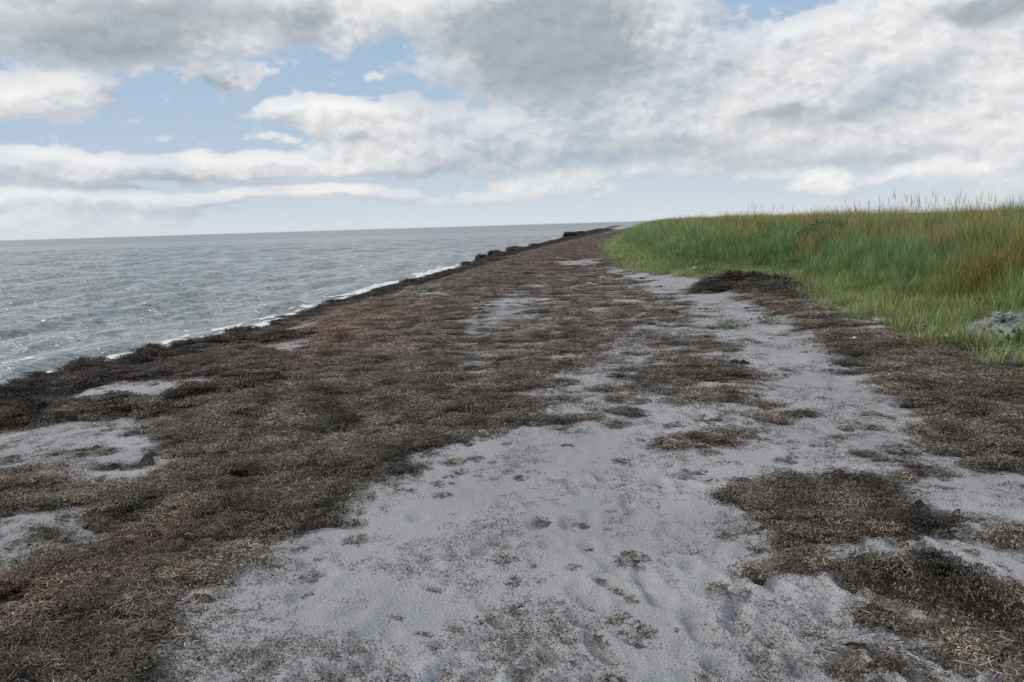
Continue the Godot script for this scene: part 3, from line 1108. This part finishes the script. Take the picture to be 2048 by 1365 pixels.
func build_tufts() -> void:
	rng.seed = 31
	var kinds := []
	for i in 5:
		kinds.append(weed_mesh(300 + i, 44 + i * 8, 0.045 + 0.008 * i, 0.014, 0.05, 0.0042, 0.08))
	# singled out ones
	var special := [
		[0.56, 3.62, 1.3, "thick dark seaweed tuft in the middle of the bare sand"],
		[1.45, 4.05, 1.5, "loose seaweed wisp just left of the large ragged patch"],
		[2.05, 3.42, 1.6, "dark round seaweed tuft on the sand above the lower right patch"],
		[2.18, 3.36, 1.2, "small tuft right of the dark round one above the lower right patch"],
		[0.03, 4.9, 1.3, "seaweed tuft with a tilted top on the upper bare sand"],
		[-0.87, 3.98, 1.3, "dark curled seaweed tuft beside the edge of the broad mat"],
		[0.42, 3.32, 1.2, "seaweed tuft lying in a footprint near the middle"],
	]
	for s in special:
		var o := put("seaweed_tuft", kinds[rng.randi() % 5], weed_mat)
		o.position = on_ground(s[0], s[1], 0.004)
		o.rotation.y = rng.randf() * TAU
		o.scale = Vector3.ONE * s[2]
		tag(o, s[3], "seaweed tuft", "seaweed tufts on the bare sand")
	var made := 0
	var tries := 0
	while made < 170 and tries < 9000:
		tries += 1
		var d := 2.4 * pow(4.6, rng.randf())
		var x := rng.randf_range(-0.62, 0.66) * (d + 0.4)
		if not free_sand(x, d, -0.02) or patch_a.get_noise_2d(x * 0.9 + 20.0, d * 0.9) < rng.randf_range(-0.25, 0.35):
			continue
		var o := put("seaweed_tuft", kinds[rng.randi() % 5], weed_mat)
		o.position = on_ground(x, d, 0.004)
		o.rotation.y = rng.randf() * TAU
		var s := rng.randf_range(0.45, 1.15) * clampf(d / 4.5, 0.9, 1.7)
		o.scale = Vector3(s, s * 0.8, s)
		tag(o, "small tangle of dark dry seaweed lying loose on the pale sand", "seaweed tuft", "seaweed tufts on the bare sand")
		made += 1
	# crumbs of weed too many to count
	var bits := [weed_mesh(321, 7, 0.05, 0.004, 0.016, 0.004, 0.04), weed_mesh(322, 10, 0.08, 0.004, 0.013, 0.0035, 0.06), weed_mesh(323, 3, 0.03, 0.006, 0.035, 0.0035, 0.0)]
	for k in 3:
		var where := []
		var tints := []
		tries = 0
		while where.size() < 9000 and tries < 80000:
			tries += 1
			var d := 2.2 * pow(7.0, rng.randf())
			var x := rng.randf_range(-0.68, 0.70) * (d + 0.6)
			var v := sample(row_v, x, d)
			if v > 0.02 or x - foot(d) > 0.0 or x - shore(d) < 1.0:
				continue
			var n := patch_a.get_noise_2d(x * 1.2 + 20.0, d * 1.2) + 0.5 * patch_b.get_noise_2d(x, d)
			var want := 0.10 + n * 0.9 + (0.5 if v > -0.45 else 0.0) + 0.35 * smoothstep(3.6, 2.6, d) * smoothstep(1.0, 0.0, x)
			if rng.randf() > want:
				continue
			var s := rng.randf_range(0.4, 1.15) * clampf(d / 4.5, 0.9, 2.4)
			where.append(Transform3D(Basis(Vector3.UP, rng.randf() * TAU).scaled(Vector3(s, s, s)), Vector3(x, ground(x, d) + 0.001, -d)))
			tints.append(Color(1, 0.95, 0.95) * rng.randf_range(0.5, 1.2))
		var o := many("seaweed_crumbs", bits[k], weed_mat, where, tints)
		tag(o, ["fine dark crumbs of seaweed strewn over the bare sand", "loose scatter of tiny seaweed shreds over the bare sand", "single short seaweed threads strewn over the bare sand"][k], "seaweed crumbs", "", "stuff")


# ---------------------------------------------------------------- the dune's grass
func blade(st: SurfaceTool, from: Vector3, yaw: float, length: float, wide: float, lean: float, droop: float, c: Color, tip: Color) -> void:
	var p := from
	var a := lean
	var out_ := Vector3(cos(yaw), 0, sin(yaw))
	var side := Vector3(-sin(yaw), 0, cos(yaw))
	var pl := p - side * wide * 0.5
	var pr := p + side * wide * 0.5
	var pc := c
	for i in 3:
		var t := (i + 1) / 3.0
		p += (out_ * sin(a) + Vector3.UP * cos(a)) * length / 3.0
		a += droop / 3.0
		var w: float = wide * 0.5 * [0.95, 0.65, 0.08][i]
		var l := p - side * w
		var r := p + side * w
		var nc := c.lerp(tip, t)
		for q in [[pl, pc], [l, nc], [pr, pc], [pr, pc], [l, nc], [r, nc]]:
			st.set_color(q[1])
			st.add_vertex(q[0])
		pl = l
		pr = r
		pc = nc


func grass_mesh(s: int, n: int, radius: float, tall: float, wide: float, lean: float, droop: float, dry: float) -> ArrayMesh:
	var g := RandomNumberGenerator.new()
	g.seed = s
	var st := SurfaceTool.new()
	st.begin(Mesh.PRIMITIVE_TRIANGLES)
	for i in n:
		var a := g.randf() * TAU
		var r := radius * sqrt(g.randf())
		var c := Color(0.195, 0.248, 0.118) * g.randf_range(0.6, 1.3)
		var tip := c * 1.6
		if g.randf() < dry:
			c = Color(0.46, 0.33, 0.17) * g.randf_range(0.7, 1.3)
			tip = c * 1.2
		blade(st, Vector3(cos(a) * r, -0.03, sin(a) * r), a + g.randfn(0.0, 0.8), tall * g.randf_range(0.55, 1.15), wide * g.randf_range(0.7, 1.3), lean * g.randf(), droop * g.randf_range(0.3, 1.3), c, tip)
	st.generate_normals()
	return st.commit()


func bare(x: float, d: float) -> float:
	# a sandy hollow among the plants where the dune meets the beach
	return 0.93 * exp(-pow(pow((x - 6.15) / 0.75, 2.0) + pow((d - 9.35) / 0.8, 2.0), 2.0))


func dune_tint(u: float, d: float, x: float) -> Color:
	var n := hue_a.get_noise_2d(x * 0.7 + 100.0, d * 0.7)
	var c := Color(0.70, 0.98, 0.90).lerp(Color(1.0, 1.08, 0.86), clampf(0.5 + n * 1.6, 0.0, 1.0))
	c = c.lerp(Color(1.15, 1.15, 1.0), smoothstep(1.9, 0.4, u))        # yellower young grass at the foot
	c = c.lerp(Color(0.95, 1.0, 1.05), smoothstep(1.2, 2.0, u) * smoothstep(3.0, 2.2, u) * clampf(0.6 + n, 0.0, 1.0) * 0.7)
	# a brown withered clump low on the slope at right
	c = c.lerp(Color(1.25, 0.75, 0.5), 0.85 * exp(-(pow((x - 7.3) / 0.8, 2.0) + pow((d - 11.6) / 0.9, 2.0))))
	return c


func build_grass() -> void:
	rng.seed = 61
	var gm := StandardMaterial3D.new()
	gm.resource_name = "grass_blades"
	gm.vertex_color_use_as_albedo = true
	gm.roughness = 0.6
	gm.metallic_specular = 0.35
	gm.cull_mode = BaseMaterial3D.CULL_DISABLED
	gm.backlight_enabled = true
	gm.backlight = Color(0.6, 0.6, 0.6)
	var kinds := [
		grass_mesh(401, 16, 0.09, 0.62, 0.008, 0.35, 0.7, 0.05), grass_mesh(402, 16, 0.10, 0.55, 0.008, 0.45, 0.9, 0.12), grass_mesh(403, 14, 0.09, 0.66, 0.009, 0.3, 0.6, 0.03),
		grass_mesh(404, 16, 0.10, 0.62, 0.006, 0.3, 0.5, 0.85), grass_mesh(405, 16, 0.10, 0.70, 0.006, 0.35, 0.6, 0.7),
		grass_mesh(406, 20, 0.10, 0.30, 0.007, 0.6, 0.9, 0.10), grass_mesh(407, 20, 0.12, 0.25, 0.006, 0.7, 1.0, 0.28),
	]
	var where := [[], [], [], [], [], [], []]
	var tints := [[], [], [], [], [], [], []]
	var d := 1.0
	while d < 170.0:
		var dd := 0.25 + d * 0.02
		var per := 150.0 if d < 12.0 else 150.0 * pow(12.0 / d, 1.25)
		var span := 8.5 + minf(d * 0.05, 3.0)
		var n := int(per * dd * span)
		for i in n:
			var u := rng.randf_range(-0.55, span)
			var cd := d + rng.randf() * dd
			var x := foot(cd) + u
			var m := hue_a.get_noise_2d(x * 1.5 + 7.0, cd * 1.5)
			if bare(x, cd) > rng.randf():
				continue
			if u < 0.5 and rng.randf() > smoothstep(-0.55, 0.6, u + m * 0.9):
				continue
			var dryness := smoothstep(2.3, 3.6, u + hue_a.get_noise_2d(x * 0.5, cd * 0.35) * 3.2) * 0.55
			var k := rng.randi() % 3
			if u < 1.35 + m * 0.9:
				k = 5 + rng.randi() % 2
			elif rng.randf() < dryness * 0.95:
				k = 3 + rng.randi() % 2
			var s := rng.randf_range(0.62, 1.08) * (1.0 + 0.5 * m)
			if u > 2.6:
				s *= 0.82
			var wide := clampf(d / 14.0, 1.0, 3.5)
			var b := Basis(Vector3.UP, rng.randf() * TAU).scaled(Vector3(s * wide, s, s * wide))
			b = Basis(Vector3(0, 0, 1), rng.randf_range(-0.12, 0.22)) * b
			where[k].append(Transform3D(b, Vector3(x, ground(x, cd), -cd)))
			tints[k].append(dune_tint(u, cd, x) * rng.randf_range(0.75, 1.2) if k < 3 or k > 4 else Color(1.1, 0.92, 0.75) * rng.randf_range(0.75, 1.25))
		d += dd
	var said := ["tall green beach grass covering the dune slope", "bending green beach grass mixed through the dune slope", "upright green beach grass thick on the dune slope", "dry tan grass along the crest of the dune", "long straw coloured grass along the crest of the dune", "short yellow green grass at the foot of the dune", "low sparse grass creeping from the dune onto the sand"]
	for k in 7:
		var o := many("dune_grass", kinds[k], gm, where[k], tints[k])
		tag(o, said[k], "grass", "", "stuff")

	# tall flowering stalks that stand up against the sky
	var sm := StandardMaterial3D.new()
	sm.resource_name = "dry_stalk"
	sm.albedo_color = Color(0.40, 0.32, 0.19).linear_to_srgb()
	sm.roughness = 0.8
	var stems := []
	var heads := []
	for i in 4:
		var g := RandomNumberGenerator.new()
		g.seed = 500 + i
		var st := SurfaceTool.new()
		st.begin(Mesh.PRIMITIVE_TRIANGLES)
		var lean := g.randf_range(0.04, 0.3)
		for y in 2:
			blade(st, Vector3.ZERO, y * PI / 2, 1.0, 0.005, lean if y == 0 else 0.0, 0.1 if y == 0 else 0.0, Color.WHITE, Color.WHITE)
		st.generate_normals()
		stems.append(st.commit())
		var hd := SurfaceTool.new()
		hd.begin(Mesh.PRIMITIVE_TRIANGLES)
		for q in 26:
			var t := q / 25.0
			var a := g.randf() * TAU
			var from := Vector3(sin(lean + 0.05) * (0.76 + 0.22 * t), 0.76 + 0.22 * t, 0)
			blade(hd, from, a, 0.06 * (1.15 - t), 0.005, 0.5, 0.4, Color.WHITE, Color.WHITE)
		hd.generate_normals()
		heads.append(hd.commit())
	for i in 220:
		var cd := 9.0
		var x := 0.0
		for again in 40:
			cd = rng.randf_range(9.0, 30.0)
			x = foot(cd) + rng.randf_range(2.4, 4.6)
			var side := x / cd
			if side > 0.2 and side < 0.70 and rng.randf() < 0.16 + 0.84 * exp(-pow((side - 0.52) / 0.09, 2.0)):
				break
		var o := base("grass_stalk", Vector3(x, ground(x, cd) - 0.03, -cd), rng.randf() * TAU)
		var s := rng.randf_range(0.6, 1.05)
		o.scale = Vector3(s, s, s)
		tag(o, "thin tan grass stalk with a feathery head above the dune crest", "grass stalk", "tall grass stalks on the dune crest")
		put("stem", stems[i % 4], sm, o)
		put("seed_head", heads[i % 4], sm, o)


# ---------------------------------------------------------------- single plants and stones
func leaf_mesh(s: int, n: int, r: Vector3, size: float, c0: Color) -> ArrayMesh:
	var g := RandomNumberGenerator.new()
	g.seed = s
	var st := SurfaceTool.new()
	st.begin(Mesh.PRIMITIVE_TRIANGLES)
	for i in n:
		var p := Vector3(g.randfn(0, 0.45), 0, g.randfn(0, 0.45)).limit_length(1.0)
		p.y = (1.0 - p.length_squared() * 0.7) * sqrt(g.randf_range(0.03, 1.0))
		p *= r
		var yaw := g.randf() * TAU
		var f := Vector3(cos(yaw), g.randf_range(-0.2, 0.7), sin(yaw)).normalized() * size * g.randf_range(0.6, 1.3)
		var side := Vector3(-sin(yaw), g.randf_range(-0.3, 0.3), cos(yaw)) * f.length() * 0.32
		var mid := p + f * 0.5 + Vector3(0, -0.12 * f.length(), 0)
		st.set_color(c0 * g.randf_range(0.65, 1.35))
		for v in [p, mid - side, mid, p, mid, mid + side, mid - side, p + f, mid, mid, p + f, mid + side]:
			st.add_vertex(v)
	st.generate_normals()
	return st.commit()


func stem_mesh(s: int, n: int, r: Vector3, wide: float) -> ArrayMesh:
	var g := RandomNumberGenerator.new()
	g.seed = s
	var st := SurfaceTool.new()
	st.begin(Mesh.PRIMITIVE_TRIANGLES)
	for i in n:
		var yaw := i * 2.4
		for k in 2:
			blade(st, Vector3(0, -0.03, 0), yaw + k * 0.01, r.y * g.randf_range(0.8, 1.0), wide, atan2(r.x * 0.6, r.y) * g.randf(), 0.2, Color(0.10, 0.085, 0.05), Color(0.09, 0.11, 0.045))
	st.generate_normals()
	return st.commit()


func build_plants() -> void:
	rng.seed = 71
	var lm := StandardMaterial3D.new()
	lm.resource_name = "leaves"
	lm.vertex_color_use_as_albedo = true
	lm.roughness = 0.5
	lm.cull_mode = BaseMaterial3D.CULL_DISABLED
	lm.backlight_enabled = true
	lm.backlight = Color(0.5, 0.5, 0.5)
	var green := Color(0.09, 0.15, 0.045)
	var dark := Color(0.045, 0.075, 0.03)
	var grey := Color(0.30, 0.34, 0.29)
	# x, d, half widths, height, colour, leaf, count, name, label, category
	var list := [
		[5.55, 8.35, 0.30, 0.26, green, 0.075, 130, "leafy_plant", "bright green leafy plant on the sand at the right edge below the grass", "plant"],
		[5.55, 8.0, 0.16, 0.12, green, 0.06, 50, "leafy_plant", "low green plant beside the bright leafy one at the right edge", "plant"],
		[3.35, 11.7, 0.34, 0.10, Color(0.13, 0.17, 0.06), 0.07, 90, "beach_plant", "flat yellowish green plant alone on the sand left of the dune mat", "plant"],
		[3.95, 11.9, 0.30, 0.11, Color(0.12, 0.17, 0.06), 0.07, 80, "beach_plant", "flat green plant touching the left edge of the dune mat", "plant"],
		[5.75, 9.3, 0.24, 0.16, grey, 0.085, 60, "grey_plant", "pale grey leaved plant at the foot of the dune, nearest the right edge", "plant"],
		[5.35, 9.9, 0.22, 0.13, grey, 0.08, 50, "grey_plant", "pale grey leaved plant beside the white pebble", "plant"],
		[5.3, 10.9, 0.20, 0.11, grey, 0.08, 44, "grey_plant", "small grey leaved plant where seaweed meets the dune foot", "plant"],
		[6.1, 9.5, 0.28, 0.18, grey, 0.09, 60, "grey_plant", "grey leaved plant half inside the grass at the right edge", "plant"],
		[4.75, 11.6, 0.22, 0.12, Color(0.10, 0.13, 0.06), 0.07, 60, "beach_plant", "low dull green plant on the upper edge of the dune mat", "plant"],
		[5.4, 21.5, 0.5, 0.16, dark, 0.10, 90, "beach_plant", "dark low plant under the far grass beside a pale stone", "plant"],
		[8.55, 21.0, 0.85, 0.58, Color(0.15, 0.20, 0.085), 0.09, 1700, "shrub", "small round dark green shrub on the crest of the dune", "shrub"],
		[7.3, 11.4, 0.42, 0.42, Color(0.10, 0.065, 0.03), 0.06, 260, "withered_plant", "withered brown plant low on the dune slope at right", "plant"],
		[7.9, 11.0, 0.34, 0.38, Color(0.13, 0.085, 0.03), 0.06, 200, "withered_plant", "rusty brown plant right of the darker withered one", "plant"],
	]
	var i := 0
	for p in list:
		var o := base(p[7], Vector3(p[0], maxf(ground(p[0], p[1]), sample(row_w, p[0], p[1])) - 0.01, -p[1]))
		var r := Vector3(p[2], p[3], p[2])
		tag(o, p[8], p[9])
		put("foliage", leaf_mesh(600 + i, p[6], r, p[5], p[4]), lm, o)
		put("stem", stem_mesh(640 + i, 7, r, 0.012), lm, o)
		i += 1
	var stone := StandardMaterial3D.new()
	stone.resource_name = "pale_stone"
	stone.vertex_color_use_as_albedo = true
	stone.roughness = 0.7
	var rocks := [[4.42, 9.85, 0.024, Color(0.72, 0.71, 0.68), "small white pebble on the seaweed at the foot of the dune", "pebble"], [5.35, 22.4, 0.12, Color(0.42, 0.36, 0.24), "pale yellowish stone under the far grass", "stone"]]
	for s in rocks:
		var pm := heap_mesh(700 + int(s[1]), s[2] * 1.2, s[2], s[2] * 0.8)
		var arr := pm.surface_get_arrays(0)
		var cols := PackedColorArray()
		cols.resize(arr[Mesh.ARRAY_VERTEX].size())
		cols.fill(s[3])
		arr[Mesh.ARRAY_COLOR] = cols
		var am := ArrayMesh.new()
		am.add_surface_from_arrays(Mesh.PRIMITIVE_TRIANGLES, arr)
		var o := put(s[5], am, stone)
		o.position = on_ground(s[0], s[1], -0.01)
		tag(o, s[4], s[5])
	# the dark stick at the bank
	var sticks := StandardMaterial3D.new()
	sticks.albedo_color = Color(0.05, 0.04, 0.035).linear_to_srgb()
	sticks.roughness = 0.8
	var cyl := CylinderMesh.new()
	cyl.top_radius = 0.018
	cyl.bottom_radius = 0.032
	cyl.height = 0.62
	cyl.radial_segments = 9
	var o := put("driftwood_stick", cyl, sticks)
	o.transform = Transform3D(Basis(Vector3.UP, 0.5) * Basis(Vector3.BACK, PI / 2 - 0.08), on_ground(-2.85, 8.25, -0.05))
	tag(o, "dark driftwood stick on the seaweed at the inner end of the bank", "stick")
